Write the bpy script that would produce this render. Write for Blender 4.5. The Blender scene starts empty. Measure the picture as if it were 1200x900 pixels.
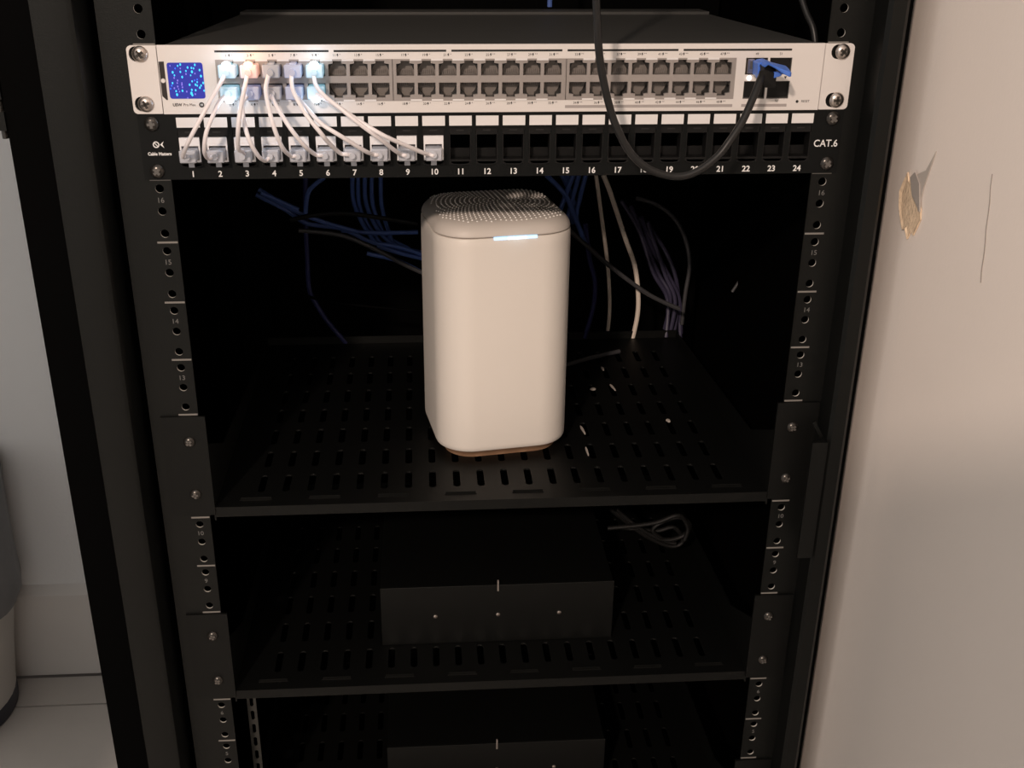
import bpy, math, random
from mathutils import Vector, Matrix
random.seed(7)
SC = bpy.context.scene
COL = SC.collection
PI = math.pi
U = 44.45                      # one rack unit in mm; every length below is in mm

# ---------------------------------------------------------------- camera
cam_d = bpy.data.cameras.new('camera')
cam_d.sensor_width = 36.0
cam_d.lens = 1302.415 / 1200 * 36
cam_d.shift_x = 0.01636
cam_d.shift_y = 0.01011
cam_d.clip_start = 0.02
cam = bpy.data.objects.new('camera', cam_d)
COL.objects.link(cam)
r_ = Vector((0.9978011, -0.06609636, 0.00492343))
d_ = Vector((-0.02248977, -0.40751164, -0.91292304))
f_ = Vector((0.06234725, 0.91080488, -0.40810205))
M_ = Matrix((r_, -d_, -f_)).transposed().to_4x4()
M_.translation = Vector((-0.05315, -0.76871, 0.88875))
cam.matrix_world = M_
SC.camera = cam

# ---------------------------------------------------------------- world, light, exposure
w = bpy.data.worlds.new('world'); SC.world = w; w.use_nodes = True
bg = w.node_tree.nodes['Background']
bg.inputs[0].default_value = (1.0, 0.94, 0.88, 1)
bg.inputs[1].default_value = 0.66
ld = bpy.data.lights.new('ceiling_lamp', 'AREA')
ld.shape = 'DISK'; ld.size = 0.16
ld.color = (1.0, 0.79, 0.65); ld.energy = 62
lo = bpy.data.objects.new('ceiling_lamp', ld); COL.objects.link(lo)
lo.location = (-0.0256 - 0.0490 * 20, -0.137 * 20, 0.731 + 0.071 * 20)
lo.rotation_euler = (Vector((0.0, 0.0, 0.65)) - lo.location).to_track_quat('-Z', 'Y').to_euler()
SC.view_settings.view_transform = 'Standard'
SC.view_settings.look = 'None'
SC.view_settings.exposure = 0.0
SC.view_settings.gamma = 1.0
SC.view_settings.use_curve_mapping = False

# ---------------------------------------------------------------- materials
def mat(name, col, rough=0.5, metal=0.0, spec=0.5, emit=None, es=0.0, noise=0.0, nscale=60, bump=0.0, bscale=800, trans=0.0, coat=0.0, sss=0.0):
    m = bpy.data.materials.new(name); m.use_nodes = True
    nt = m.node_tree; b = nt.nodes['Principled BSDF']
    b.inputs['Base Color'].default_value = (*col, 1)
    b.inputs['Roughness'].default_value = rough
    b.inputs['Metallic'].default_value = metal
    b.inputs['Specular IOR Level'].default_value = spec
    b.inputs['Transmission Weight'].default_value = trans
    b.inputs['Coat Weight'].default_value = coat
    if emit:
        b.inputs['Emission Color'].default_value = (*emit, 1)
        b.inputs['Emission Strength'].default_value = es
    if noise or bump:
        tc = nt.nodes.new('ShaderNodeTexCoord')
    if noise:
        n = nt.nodes.new('ShaderNodeTexNoise'); n.inputs['Scale'].default_value = nscale; n.inputs['Detail'].default_value = 5
        nt.links.new(tc.outputs['Object'], n.inputs['Vector'])
        r = nt.nodes.new('ShaderNodeValToRGB')
        r.color_ramp.elements[0].position = 0.3; r.color_ramp.elements[1].position = 0.7
        r.color_ramp.elements[0].color = (*[c * (1 - noise) for c in col], 1)
        r.color_ramp.elements[1].color = (*[min(1, c * (1 + noise)) for c in col], 1)
        nt.links.new(n.outputs['Fac'], r.inputs['Fac']); nt.links.new(r.outputs['Color'], b.inputs['Base Color'])
    if bump:
        n2 = nt.nodes.new('ShaderNodeTexNoise'); n2.inputs['Scale'].default_value = bscale; n2.inputs['Detail'].default_value = 3
        nt.links.new(tc.outputs['Object'], n2.inputs['Vector'])
        bp = nt.nodes.new('ShaderNodeBump'); bp.inputs['Strength'].default_value = bump; bp.inputs['Distance'].default_value = 0.001
        nt.links.new(n2.outputs['Fac'], bp.inputs['Height']); nt.links.new(bp.outputs['Normal'], b.inputs['Normal'])
    return m
BLACK = mat('black_powder_coat', (0.0018, 0.0019, 0.0018), 0.5, spec=0.27, bump=0.15, bscale=1500)
RACKB = mat('black_rack_paint', (0.0040, 0.0043, 0.0041), 0.42, spec=0.25, bump=0.1, bscale=900)
DARKIN = mat('black_interior_paint', (0.001, 0.001, 0.001), 0.7, spec=0.03)
for _m in (BLACK, RACKB): _m.node_tree.nodes['Principled BSDF'].inputs['Specular Tint'].default_value = (0.97, 1.0, 0.97, 1)
PANELB = mat('black_panel_paint', (0.004, 0.0048, 0.0048), 0.45, spec=0.16, bump=0.1, bscale=1500)
SOCKB = mat('black_socket_plastic', (0.008, 0.008, 0.008), 0.45, spec=0.2)
SILVER = mat('silver_anodised_face', (0.74, 0.71, 0.69), 0.42, metal=0.12, bump=0.05, bscale=1800)
HOUSE = mat('dark_grey_housing', (0.045, 0.045, 0.043), 0.5, spec=0.4, bump=0.1, bscale=1200)
JACKM = mat('jack_shield_metal', (0.20, 0.18, 0.165), 0.35, metal=0.1)
BEZEL = mat('port_bezel_metal', (0.36, 0.33, 0.315), 0.35, metal=0.3)
JACKG = mat('jack_grey_plastic', (0.09, 0.085, 0.08), 0.45)
JACKB = mat('jack_black_plastic', (0.006, 0.006, 0.006), 0.5)
STEEL = mat('screw_steel', (0.56, 0.50, 0.46), 0.28, metal=1.0)
DSTEEL = mat('black_screw_metal', (0.07, 0.065, 0.06), 0.25, metal=0.8)
RECESSL = mat('black_screw_cross_highlight', (0.14, 0.13, 0.12), 0.35, metal=0.4)  # paler than the black head, painting in the highlight on the cross
RECESS = mat('screw_recess', (0.03, 0.025, 0.02), 0.5)
RIM = mat('hole_rim_bare_metal', (0.60, 0.58, 0.54), 0.4, metal=0.0)
PAPER = mat('label_paper', (0.74, 0.73, 0.73), 0.7)
INKW = mat('white_ink', (0.80, 0.80, 0.80), 0.6)
INKG = mat('grey_ink', (0.16, 0.16, 0.155), 0.6)
LINEG = mat('rail_line_paint', (0.22, 0.21, 0.195), 0.5)
INKB = mat('black_ink', (0.03, 0.028, 0.028), 0.6)
BARG = mat('grey_print', (0.36, 0.33, 0.32), 0.6)
KEYW = mat('white_keystone_plastic', (0.80, 0.79, 0.80), 0.4)
def clear(name, e=None, es=0.0, col=(0.62, 0.64, 0.70)):
    return mat(name, col, 0.22, spec=0.6, trans=0.25, emit=e, es=es)
PLUG = clear('clear_plug')
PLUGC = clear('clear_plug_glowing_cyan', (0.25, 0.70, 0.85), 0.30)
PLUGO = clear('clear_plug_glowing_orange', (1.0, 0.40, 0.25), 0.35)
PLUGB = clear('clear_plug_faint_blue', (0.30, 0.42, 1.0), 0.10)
LEDW = mat('white_led', (1, 1, 1), 0.4, emit=(0.85, 0.95, 1.0), es=9)
LEDO = mat('orange_led', (1, .7, .3), 0.4, emit=(1.0, 0.55, 0.2), es=6)
LEDWARM = mat('warm_led', (1, .9, .8), 0.4, emit=(1.0, 0.95, 0.9), es=4)
CORD = mat('white_slim_cord', (0.86, 0.82, 0.84), 0.38)
CABB = mat('black_cable_jacket', (0.013, 0.013, 0.013), 0.38, spec=0.35)
CABBI = mat('black_power_cord', (0.008, 0.008, 0.008), 0.4, spec=0.3)
CBLUE = mat('blue_cable_jacket', (0.075, 0.14, 0.42), 0.45)
CNAVY = mat('navy_cable_jacket', (0.03, 0.035, 0.13), 0.45)
CPURP = mat('violet_grey_cable_jacket', (0.05, 0.045, 0.085), 0.45)
CGREY = mat('dark_grey_cable_jacket', (0.06, 0.06, 0.065), 0.4)
CWHITE = mat('cream_cable_jacket', (0.88, 0.78, 0.68), 0.5)
TABBL = mat('blue_pull_tab', (0.06, 0.17, 0.62), 0.45)
ROUT = mat('white_router_plastic', (0.80, 0.755, 0.70), 0.42, spec=0.4)
CAPM = mat('router_top_plastic', (0.66, 0.615, 0.57), 0.45, spec=0.4)
DOTM = mat('router_grille_dot', (0.95, 0.93, 0.90), 0.5)  # near-white, so the raised dots stand in for glinting hole edges
GROOVE = mat('router_seam', (0.22, 0.18, 0.15), 0.6)
FOOT = mat('router_brown_foot', (0.34, 0.20, 0.12), 0.5)
LBAR = mat('router_light_bar', (1, 1, 1), 0.4, emit=(0.10, 0.50, 0.95), es=1.0)
LBARC = mat('router_light_bar_centre', (1, 1, 1), 0.4, emit=(0.85, 0.95, 1.0), es=1.6)
SCR = mat('blue_screen_glow', (0.01, 0.01, 0.1), 0.15, emit=(0.025, 0.035, 0.42), es=0.7)
DOTS = [mat('screen_dot_cyan', (0, 0, 0), 0.3, emit=(0.05, 0.55, 1.0), es=1.6),
        mat('screen_dot_blue', (0, 0, 0), 0.3, emit=(0.03, 0.16, 1.0), es=1.5),
        mat('screen_dot_violet', (0, 0, 0), 0.3, emit=(0.35, 0.25, 1.0), es=0.9)]
WALLR = mat('cream_wall_paint', (0.90, 0.82, 0.76), 0.75, spec=0.2, noise=0.02, nscale=3, bump=0.12, bscale=260)
WALLB = mat('pale_grey_wall_paint', (0.76, 0.77, 0.78), 0.75, spec=0.2, noise=0.02, nscale=3, bump=0.2, bscale=260)
BASEB = mat('baseboard_paint', (0.64, 0.62, 0.60), 0.55, noise=0.03, nscale=8)
TILE = mat('pale_floor_tile', (0.52, 0.49, 0.46), 0.5, noise=0.06, nscale=9)
GROUT = mat('tile_grout', (0.20, 0.18, 0.17), 0.9)
PLAST = mat('bare_plaster', (0.80, 0.62, 0.44), 0.95, noise=0.12, nscale=160, bump=0.8, bscale=400)
TORN = mat('torn_paint_skin', (0.40, 0.36, 0.33), 0.7)
SCRATCH = mat('wall_scratch', (0.30, 0.27, 0.25), 0.9)
BINW = mat('off_white_bin_plastic', (0.55, 0.53, 0.50), 0.5)
BING = mat('grey_bin_bag', (0.20, 0.205, 0.215), 0.5, noise=0.12, nscale=25)
BINB = mat('dark_bin_base', (0.03, 0.03, 0.04), 0.5)

# ---------------------------------------------------------------- mesh builder (mm in, metres out)
class MB:
    def __init__(s): s.v = []; s.f = []; s.m = []; s.ms = []
    def mi(s, m):
        if m not in s.ms: s.ms.append(m)
        return s.ms.index(m)
    def add(s, vs, fs, m):
        o = len(s.v); k = s.mi(m); s.v += [tuple(v) for v in vs]
        for f in fs: s.f.append(tuple(i + o for i in f)); s.m.append(k)
        return s
    def box(s, x0, x1, y0, y1, z0, z1, m):
        vs = [(x, y, z) for x in (x0, x1) for y in (y0, y1) for z in (z0, z1)]
        return s.add(vs, [(0, 1, 3, 2), (4, 6, 7, 5), (0, 4, 5, 1), (2, 3, 7, 6), (0, 2, 6, 4), (1, 5, 7, 3)], m)
    def tube(s, pts, r, m, n=10, sub=6, smooth=True):
        P = [Vector(p) for p in pts]
        if smooth and len(P) > 2:
            Q = []
            for i in range(len(P) - 1):
                a = P[max(i - 1, 0)]; b = P[i]; c = P[i + 1]; d = P[min(i + 2, len(P) - 1)]
                for k in range(sub):
                    t = k / sub
                    Q.append(0.5 * ((2 * b) + (c - a) * t + (2 * a - 5 * b + 4 * c - d) * t * t + (3 * b - a - 3 * c + d) * t ** 3))
            Q.append(P[-1]); P = Q
        up = None; vs = []; fs = []
        for i, p in enumerate(P):
            t = (P[min(i + 1, len(P) - 1)] - P[max(i - 1, 0)]).normalized()
            if up is None:
                up = Vector((0, 0, 1)) if abs(t.z) < 0.9 else Vector((1, 0, 0))
            up = (up - t * up.dot(t)).normalized(); sd = t.cross(up)
            rr = r(i / (len(P) - 1)) if callable(r) else r
            for k in range(n):
                a = 2 * PI * k / n
                vs.append(p + up * rr * math.cos(a) + sd * rr * math.sin(a))
        for i in range(len(P) - 1):
            for k in range(n):
                k2 = (k + 1) % n
                fs.append((i * n + k, i * n + k2, (i + 1) * n + k2, (i + 1) * n + k))
        fs.append(tuple(range(n - 1, -1, -1))); fs.append(tuple(range((len(P) - 1) * n, len(P) * n)))
        return s.add(vs, fs, m)
    def loft(s, rings, m, cap0=True, cap1=True):
        n = len(rings[0]); vs = [v for r in rings for v in r]; fs = []
        for i in range(len(rings) - 1):
            for k in range(n):
                k2 = (k + 1) % n
                fs.append((i * n + k, i * n + k2, (i + 1) * n + k2, (i + 1) * n + k))
        if cap0: fs.append(tuple(range(n - 1, -1, -1)))
        if cap1: fs.append(tuple(range((len(rings) - 1) * n, len(rings) * n)))
        return s.add(vs, fs, m)
    def prism(s, poly, a, b, m, ax='y'):
        if ax == 'y': R = [[(x, a, z) for x, z in poly], [(x, b, z) for x, z in poly]]
        elif ax == 'z': R = [[(x, y, a) for x, y in poly], [(x, y, b) for x, y in poly]]
        else: R = [[(a, y, z) for y, z in poly], [(b, y, z) for y, z in poly]]
        return s.loft(R, m)
    def holed(s, x0, x1, z0, z1, hole, a, b, m, mh=None, ax='y', rnd=()):
        """rectangular cell of a plate with a real hole (polygon round its own centre)"""
        cx = sum(p[0] for p in hole) / len(hole); cz = sum(p[1] for p in hole) / len(hole)
        A = [math.atan2(p[1] - cz, p[0] - cx) for p in hole]
        A += [math.atan2(z - cz, x - cx) for x in (x0, x1) for z in (z0, z1)]
        for X_, Z_, r_ in rnd:
            q0 = math.atan2(Z_ - cz, X_ - cx); A += [q0 + t_ for t_ in (-.3, -.22, -.15, -.08, .05, .1, .15, .2)]
        A = sorted(set(round((q + PI) % (2 * PI) - PI, 6) for q in A)); inn = []; out = []
        for q in A:
            c, d = math.cos(q), math.sin(q); best = None
            for i in range(len(hole)):
                p, r = hole[i], hole[(i + 1) % len(hole)]
                ex, ez = r[0] - p[0], r[1] - p[1]; den = c * ez - d * ex
                if abs(den) < 1e-9: continue
                t = ((p[0] - cx) * ez - (p[1] - cz) * ex) / den
                u = ((p[0] - cx) * d - (p[1] - cz) * c) / den
                if t > 0 and -1e-5 <= u <= 1 + 1e-5 and (best is None or t < best): best = t
            inn.append((cx + c * best, cz + d * best))
            tx = ((x1 if c > 0 else x0) - cx) / c if abs(c) > 1e-9 else 1e9
            tz = ((z1 if d > 0 else z0) - cz) / d if abs(d) > 1e-9 else 1e9
            t = min(tx, tz); ox, oz = cx + c * t, cz + d * t
            for X_, Z_, r_ in rnd:
                if abs(ox - X_) < r_ and abs(oz - Z_) < r_:
                    ax_, az_ = X_ - math.copysign(r_, X_ - cx), Z_ - math.copysign(r_, Z_ - cz)
                    L_ = math.hypot(ox - ax_, oz - az_)
                    if L_ > r_: ox, oz = ax_ + (ox - ax_) / L_ * r_, az_ + (oz - az_) / L_ * r_
            out.append((ox, oz))
        def P(p, w): return (p[0], w, p[1]) if ax == 'y' else (p[0], p[1], w)
        n = len(A)
        vs = [P(p, a) for p in inn] + [P(p, a) for p in out] + [P(p, b) for p in inn] + [P(p, b) for p in out]
        f1 = []; f2 = []
        for k in range(n):
            j = (k + 1) % n
            f1 += [(k, j, n + j, n + k), (2 * n + k, 3 * n + k, 3 * n + j, 2 * n + j)]
            f2.append((k, 2 * n + k, 2 * n + j, j))
        s.add(vs, f1, m); return s.add(vs, f2, mh or m)
    def merge(s, o, loc=(0, 0, 0)):
        for f, k in zip(o.f, o.m): pass
        base = len(s.v); s.v += [(v[0] + loc[0], v[1] + loc[1], v[2] + loc[2]) for v in o.v]
        for f, k in zip(o.f, o.m): s.f.append(tuple(i + base for i in f)); s.m.append(s.mi(o.ms[k]))
        return s
    def mesh(s, name, smooth=False, bevel=0):
        me = bpy.data.meshes.new(name)
        me.from_pydata([(v[0] / 1000, v[1] / 1000, v[2] / 1000) for v in s.v], [], s.f)
        for m in s.ms: me.materials.append(m)
        me.polygons.foreach_set('material_index', s.m)
        if smooth:
            me.polygons.foreach_set('use_smooth', [True] * len(s.f))
            if smooth != 'all': me.set_sharp_from_angle(angle=math.radians(38))
        me.validate(); me.update()
        return me
    def build(s, name, parent=None, loc=None, smooth=False, bevel=0):
        o = bpy.data.objects.new(name, s.mesh(name, smooth)); COL.objects.link(o)
        if parent: o.parent = parent
        if loc: o.location = Vector(loc) / 1000
        if bevel:
            b = o.modifiers.new('bevel', 'BEVEL'); b.width = bevel / 1000; b.segments = 2; b.limit_method = 'ANGLE'
        return o

def empty(name, loc=(0, 0, 0)):
    o = bpy.data.objects.new(name, None); COL.objects.link(o); o.location = Vector(loc) / 1000
    o.empty_display_size = 0.02
    return o
def tag(o, label=None, cat=None, group=None, kind=None):
    if label: o['label'] = label
    if cat: o['category'] = cat
    if group: o['group'] = group
    if kind: o['kind'] = kind
    return o
def inst(name, me, parent, loc=(0, 0, 0), rot=None):
    o = bpy.data.objects.new(name, me); COL.objects.link(o); o.parent = parent; o.location = Vector(loc) / 1000
    if rot: o.rotation_euler = rot
    return o
def copy_tree(o, parent=None):
    c = o.copy(); COL.objects.link(c); c.parent = parent
    for ch in list(o.children): copy_tree(ch, c)
    return c
def circle(cx, cz, r, n=14, rz=None):
    return [(cx + r * math.cos(2 * PI * k / n), cz + (rz or r) * math.sin(2 * PI * k / n)) for k in range(n)]
def rrect(cx, cz, hx, hz, r, n=4):
    P = []
    for sx, sz, a0 in ((1, 1, 0), (-1, 1, 90), (-1, -1, 180), (1, -1, 270)):
        for k in range(n + 1):
            a = math.radians(a0 + 90 * k / n)
            P.append((cx + sx * (hx - r) + r * math.cos(a), cz + sz * (hz - r) + r * math.sin(a)))
    return P
TEXTS = []
def text(s, x, z, size, y, m, name, parent, align='CENTER', sx=1.0, bold=0.0):
    """queue flat lettering facing the front of the rack"""
    c = bpy.data.curves.new('t', 'FONT'); c.body = s; c.size = size; c.align_x = align; c.align_y = 'CENTER'
    c.resolution_u = 3; c.extrude = 0.06; c.offset = bold
    o = bpy.data.objects.new('t', c); COL.objects.link(o)
    TEXTS.append((o, x, z, y, m, name, parent, sx))
def flush_text():
    bpy.context.view_layer.update()
    dg = bpy.context.evaluated_depsgraph_get(); G = {}
    for o, x, z, y, m, name, parent, sx in TEXTS:
        me = bpy.data.meshes.new_from_object(o.evaluated_get(dg))
        k = (name, parent.name, len(G) if name in ('rail_number', 'socket_number') else 0)
        if k not in G: G[k] = (MB(), parent, name)
        G[k][0].add([(x + v.co.x * sx, y - v.co.z, z + v.co.y) for v in me.vertices], [tuple(p.vertices) for p in me.polygons], m)
        bpy.data.meshes.remove(me)
        c = o.data; bpy.data.objects.remove(o); bpy.data.curves.remove(c)
    for mb, parent, name in G.values():
        o = mb.build(name, parent)
        o.location = -parent.location
        if name in ('port_numbers',): tag(o, kind='stuff')
CORDS=[
  [(-181.3, -12.0, 781.1), (-181.7, -22.0, 777.2), (-190.3, -34.0, 763.0), (-202.0, -34.0, 744.7), (-210.1, -20.0, 731.6), (-211.7, -10.0, 728.4)] ,
  [(-181.7, -12.0, 770.2), (-182.4, -20.0, 767.1), (-185.1, -27.0, 761.8), (-190.5, -34.0, 750.0), (-193.9, -30.0, 737.2), (-194.7, -18.0, 729.6), (-192.9, -10.0, 727.5)] ,
  [(-165.9, -12.0, 780.5), (-165.5, -22.0, 776.0), (-167.2, -34.0, 766.1), (-169.7, -38.0, 751.7), (-172.1, -28.0, 737.7), (-173.8, -10.0, 728.8)] ,
  [(-167.8, -12.0, 771.2), (-168.0, -20.0, 766.0), (-167.2, -28.0, 756.4), (-163.8, -34.0, 744.4), (-159.8, -28.0, 732.9), (-157.2, -18.0, 727.5), (-155.4, -10.0, 727.2)] ,
  [(-153.8, -12.0, 780.4), (-152.0, -22.0, 775.9), (-150.1, -32.0, 765.7), (-146.6, -36.0, 751.2), (-143.3, -30.0, 738.4), (-140.0, -18.0, 730.6), (-137.6, -10.0, 728.2)] ,
  [(-150.6, -12.0, 771.7), (-148.8, -20.0, 768.6), (-144.7, -26.0, 762.5), (-136.9, -34.0, 751.8), (-129.3, -30.0, 739.9), (-123.6, -18.0, 731.4), (-120.4, -10.0, 728.7)] ,
  [(-137.2, -12.0, 780.3), (-135.5, -20.0, 776.6), (-132.4, -28.0, 770.3), (-125.3, -36.0, 759.7), (-117.1, -38.0, 749.2), (-113.5, -32.0, 742.4), (-107.1, -18.0, 732.2), (-103.7, -10.0, 728.5)] ,
  [(-135.6, -12.0, 771.1), (-131.7, -20.0, 767.9), (-123.8, -28.0, 760.5), (-115.8, -36.0, 754.2), (-104.0, -38.0, 746.9), (-90.6, -28.0, 735.8), (-85.5, -18.0, 731.2), (-82.4, -10.0, 729.4)] ,
  [(-123.3, -12.0, 781.4), (-120.1, -20.0, 777.1), (-114.0, -32.0, 771.9), (-103.0, -40.0, 764.6), (-92.4, -42.0, 756.2), (-79.8, -38.0, 745.6), (-70.4, -26.0, 735.3), (-66.2, -16.0, 730.3), (-64.0, -10.0, 728.6)] ,
  [(-122.8, -12.0, 771.0), (-117.8, -20.0, 769.8), (-109.0, -30.0, 766.7), (-92.5, -38.0, 757.1), (-77.4, -42.0, 748.5), (-64.5, -34.0, 740.8), (-52.3, -22.0, 732.9), (-47.2, -14.0, 729.7), (-44.8, -10.0, 728.8)] ,
]
UPLINK= [(53.8, -62.0, 846.9), (55.5, -60.0, 832.2), (57.7, -58.0, 812.1), (60.0, -56.0, 796.6), (62.9, -55.0, 784.0), (66.9, -54.0, 770.2), (72.6, -54.0, 755.1), (82.4, -54.0, 738.6), (95.4, -54.0, 727.4), (112.7, -54.0, 722.1), (126.6, -54.0, 724.8), (140.5, -52.0, 734.3), (149.1, -50.0, 745.0), (157.1, -46.0, 756.3), (164.2, -40.0, 769.5), (169.0, -34.0, 778.3), (172.5, -28.0, 782.9)]
REAR={
 'blue':[
    [(-213.6, 330.0, 624.2), (-192.0, 330.0, 610.2), (-174.2, 330.0, 599.5), (-146.9, 330.0, 588.7), (-117.4, 330.0, 579.5)] ,
    [(-217.4, 336.0, 617.6), (-189.1, 336.0, 601.6), (-168.7, 336.0, 587.3), (-134.8, 336.0, 581.6), (-101.0, 336.0, 565.9), (-53.4, 336.0, 555.2)] ,
    [(-210.5, 324.0, 622.2), (-175.0, 324.0, 604.6)] ,
    [(-147.6, 320.0, 637.7), (-163.3, 320.0, 624.3), (-168.1, 320.0, 602.1)] ,
    [(-123.5, 380.0, 630.6), (-124.1, 380.0, 599.3), (-115.5, 380.0, 574.6), (-102.9, 380.0, 553.0)] ,
    [(-117.7, 386.0, 629.2), (-118.5, 386.0, 593.2), (-107.9, 386.0, 567.2), (-94.2, 386.0, 546.4)] ,
    [(-110.4, 380.0, 630.5), (-111.0, 380.0, 596.4), (-97.9, 380.0, 565.1), (-77.8, 380.0, 546.1)] ,
    [(-103.6, 386.0, 629.1), (-104.2, 386.0, 593.0), (-91.9, 386.0, 560.5), (-67.0, 386.0, 544.1)] ,
    [(-94.6, 380.0, 630.4), (-94.3, 380.0, 589.9), (-83.2, 380.0, 548.1)] ,
    [(-100.7, 330.0, 567.6), (-74.9, 330.0, 562.8), (-49.1, 330.0, 553.4)] ,
    [(-99.1, 330.0, 564.9), (-75.1, 330.0, 556.5), (-49.2, 330.0, 549.7)] ,
    [(-109.8, 330.0, 557.0), (-79.7, 330.0, 549.3), (-56.4, 330.0, 537.1)] ,
    [(-135.6, 345.0, 577.3), (-100.9, 345.0, 574.1), (-57.3, 345.0, 574.4)] ,
 ],
 'navy':[
    [(-168.2, 345.0, 634.7), (-170.7, 345.0, 595.5), (-171.9, 345.0, 550.7), (-172.1, 345.0, 518.4), (-167.8, 345.0, 502.3), (-154.1, 345.0, 477.3), (-136.5, 345.0, 453.7)] ,
    [(115.7, 345.0, 581.1), (120.6, 345.0, 546.2), (128.1, 345.0, 517.9), (127.4, 345.0, 489.3), (119.6, 345.0, 454.2)] ,
 ],
 'bluer':[
    [(71.9, 330.0, 635.7), (91.4, 330.0, 615.5), (100.7, 330.0, 596.1), (114.2, 330.0, 563.6)] ,
    [(100.1, 335.0, 634.2), (93.7, 335.0, 616.9), (86.5, 335.0, 594.9), (80.7, 335.0, 584.3)] ,
    [(107.6, 340.0, 637.3), (101.5, 340.0, 612.9), (95.4, 340.0, 582.7)] ,
    [(115.3, 345.0, 636.1), (109.3, 345.0, 609.9), (106.6, 345.0, 584.8), (120.2, 345.0, 555.5)] ,
    [(88.0, 350.0, 635.3), (99.3, 350.0, 613.2), (107.1, 350.0, 590.7)] ,
    [(95.8, 356.0, 633.9), (100.5, 356.0, 598.2), (104.7, 356.0, 578.2)] ,
 ],
 'white':[
    [(123.8, 350.0, 639.3), (130.8, 350.0, 599.4), (140.4, 350.0, 544.4), (144.9, 350.0, 506.5), (146.3, 350.0, 477.4), (144.8, 350.0, 449.8)] ,
    [(132.1, 345.0, 631.6), (140.9, 345.0, 611.3), (158.5, 345.0, 564.1), (170.1, 345.0, 534.2), (175.5, 345.0, 502.8), (176.0, 345.0, 478.6), (172.0, 345.0, 451.2)] ,
 ],
 'black':[
    [(-183.6, 320.0, 595.4), (-158.1, 320.0, 600.3), (-128.6, 320.0, 601.6), (-90.8, 320.0, 595.9), (-57.0, 320.0, 590.2)] ,
    [(-175.7, 318.0, 585.4), (-133.8, 318.0, 579.6), (-100.4, 318.0, 564.9), (-75.2, 318.0, 550.2), (-49.5, 318.0, 537.2)] ,
    [(80.2, 318.0, 595.1), (116.0, 318.0, 563.5), (138.9, 318.0, 543.2), (180.8, 318.0, 512.0), (214.4, 318.0, 495.4)] ,
    [(-186.8, 340.0, 515.7), (-165.4, 340.0, 505.9), (-121.6, 340.0, 497.6), (-50.3, 340.0, 489.6)] ,
    [(92.0, 300.0, 416.2), (119.1, 300.0, 419.5), (146.0, 300.0, 428.6), (172.8, 300.0, 437.8)] ,
 ],
 'purple':[
    [(169.8, 360.0, 603.6), (192.7, 360.0, 596.1), (211.9, 360.0, 581.2), (225.4, 360.0, 558.8), (232.2, 360.0, 530.4), (230.1, 360.0, 496.7), (228.9, 360.0, 462.2)] ,
    [(154.6, 350.0, 603.6), (176.3, 350.0, 567.0), (193.5, 350.0, 524.7), (206.5, 350.0, 495.7), (204.7, 350.0, 454.5)] ,
    [(160.7, 353.0, 598.3), (181.8, 353.0, 561.5), (197.9, 353.0, 523.7), (211.0, 353.0, 494.6), (210.1, 353.0, 453.3)] ,
    [(166.9, 356.0, 592.9), (187.3, 356.0, 555.9), (202.3, 356.0, 522.6), (215.4, 356.0, 493.5), (215.5, 356.0, 452.0)] ,
    [(173.2, 359.0, 587.5), (192.8, 359.0, 550.2), (206.7, 359.0, 521.6), (219.9, 359.0, 492.4), (221.0, 359.0, 450.7)] ,
    [(179.5, 362.0, 582.0), (198.3, 362.0, 544.5), (211.1, 362.0, 520.6), (224.4, 362.0, 491.2), (226.5, 362.0, 449.5)] ,
    [(185.9, 365.0, 576.5), (204.0, 365.0, 538.8), (215.5, 365.0, 519.5), (228.9, 365.0, 490.1), (232.0, 365.0, 448.2)] ,
 ],
 'right':[
    [(275.3, 300.0, 548.5), (271.4, 300.0, 534.0), (263.8, 300.0, 519.5)] ,
 ],
 'coil':[
    [(121.6, 150.0, 353.4), (138.1, 150.0, 338.7), (157.4, 150.0, 322.7), (181.8, 150.0, 310.2), (194.1, 150.0, 315.6), (184.5, 150.0, 331.3), (168.0, 150.0, 328.1), (149.4, 150.0, 330.7), (127.6, 150.0, 333.3)] ,
    [(125.4, 144.0, 356.8), (145.4, 144.0, 338.2), (171.3, 144.0, 322.0), (192.0, 144.0, 325.1), (197.8, 144.0, 337.3), (187.1, 144.0, 346.2), (170.1, 144.0, 341.1), (162.4, 144.0, 331.9), (175.7, 144.0, 319.9), (186.0, 144.0, 316.7)] ,
    [(117.4, 140.0, 338.7), (144.5, 140.0, 340.6), (165.0, 140.0, 343.7), (185.1, 140.0, 350.5), (195.3, 140.0, 337.0), (193.0, 140.0, 322.7)] ,
 ],
}

# ================================================================ the room
FZ = -80
wr = MB()
NY, NZ = 30, 40
def wr_x(y, z):
    return 285 + 2.2 * math.sin(y / 170 + z / 420) + 1.3 * math.sin(z / 130 + y / 90) * math.sin(y / 60)
ys = [-2400 + (700 + 2400) * (i / NY) ** 0.6 for i in range(NY + 1)]; zs = [FZ + (2200 - FZ) * k / NZ for k in range(NZ + 1)]
vs = [(wr_x(y, z), y, z) for y in ys for z in zs]
fs = [(i * (NZ + 1) + k, (i + 1) * (NZ + 1) + k, (i + 1) * (NZ + 1) + k + 1, i * (NZ + 1) + k + 1) for i in range(NY) for k in range(NZ)]
wr.add(vs, fs, WALLR)
wr.box(292, 380, -2400, 700, FZ, 2200, WALLR)
wall_right = tag(wr.build('wall_right', smooth='all'), 'cream plaster wall beside the rack with a chipped hole', kind='structure')
def wpt(y, z, o): return (wr_x(y, z) - o, y, z)
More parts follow.
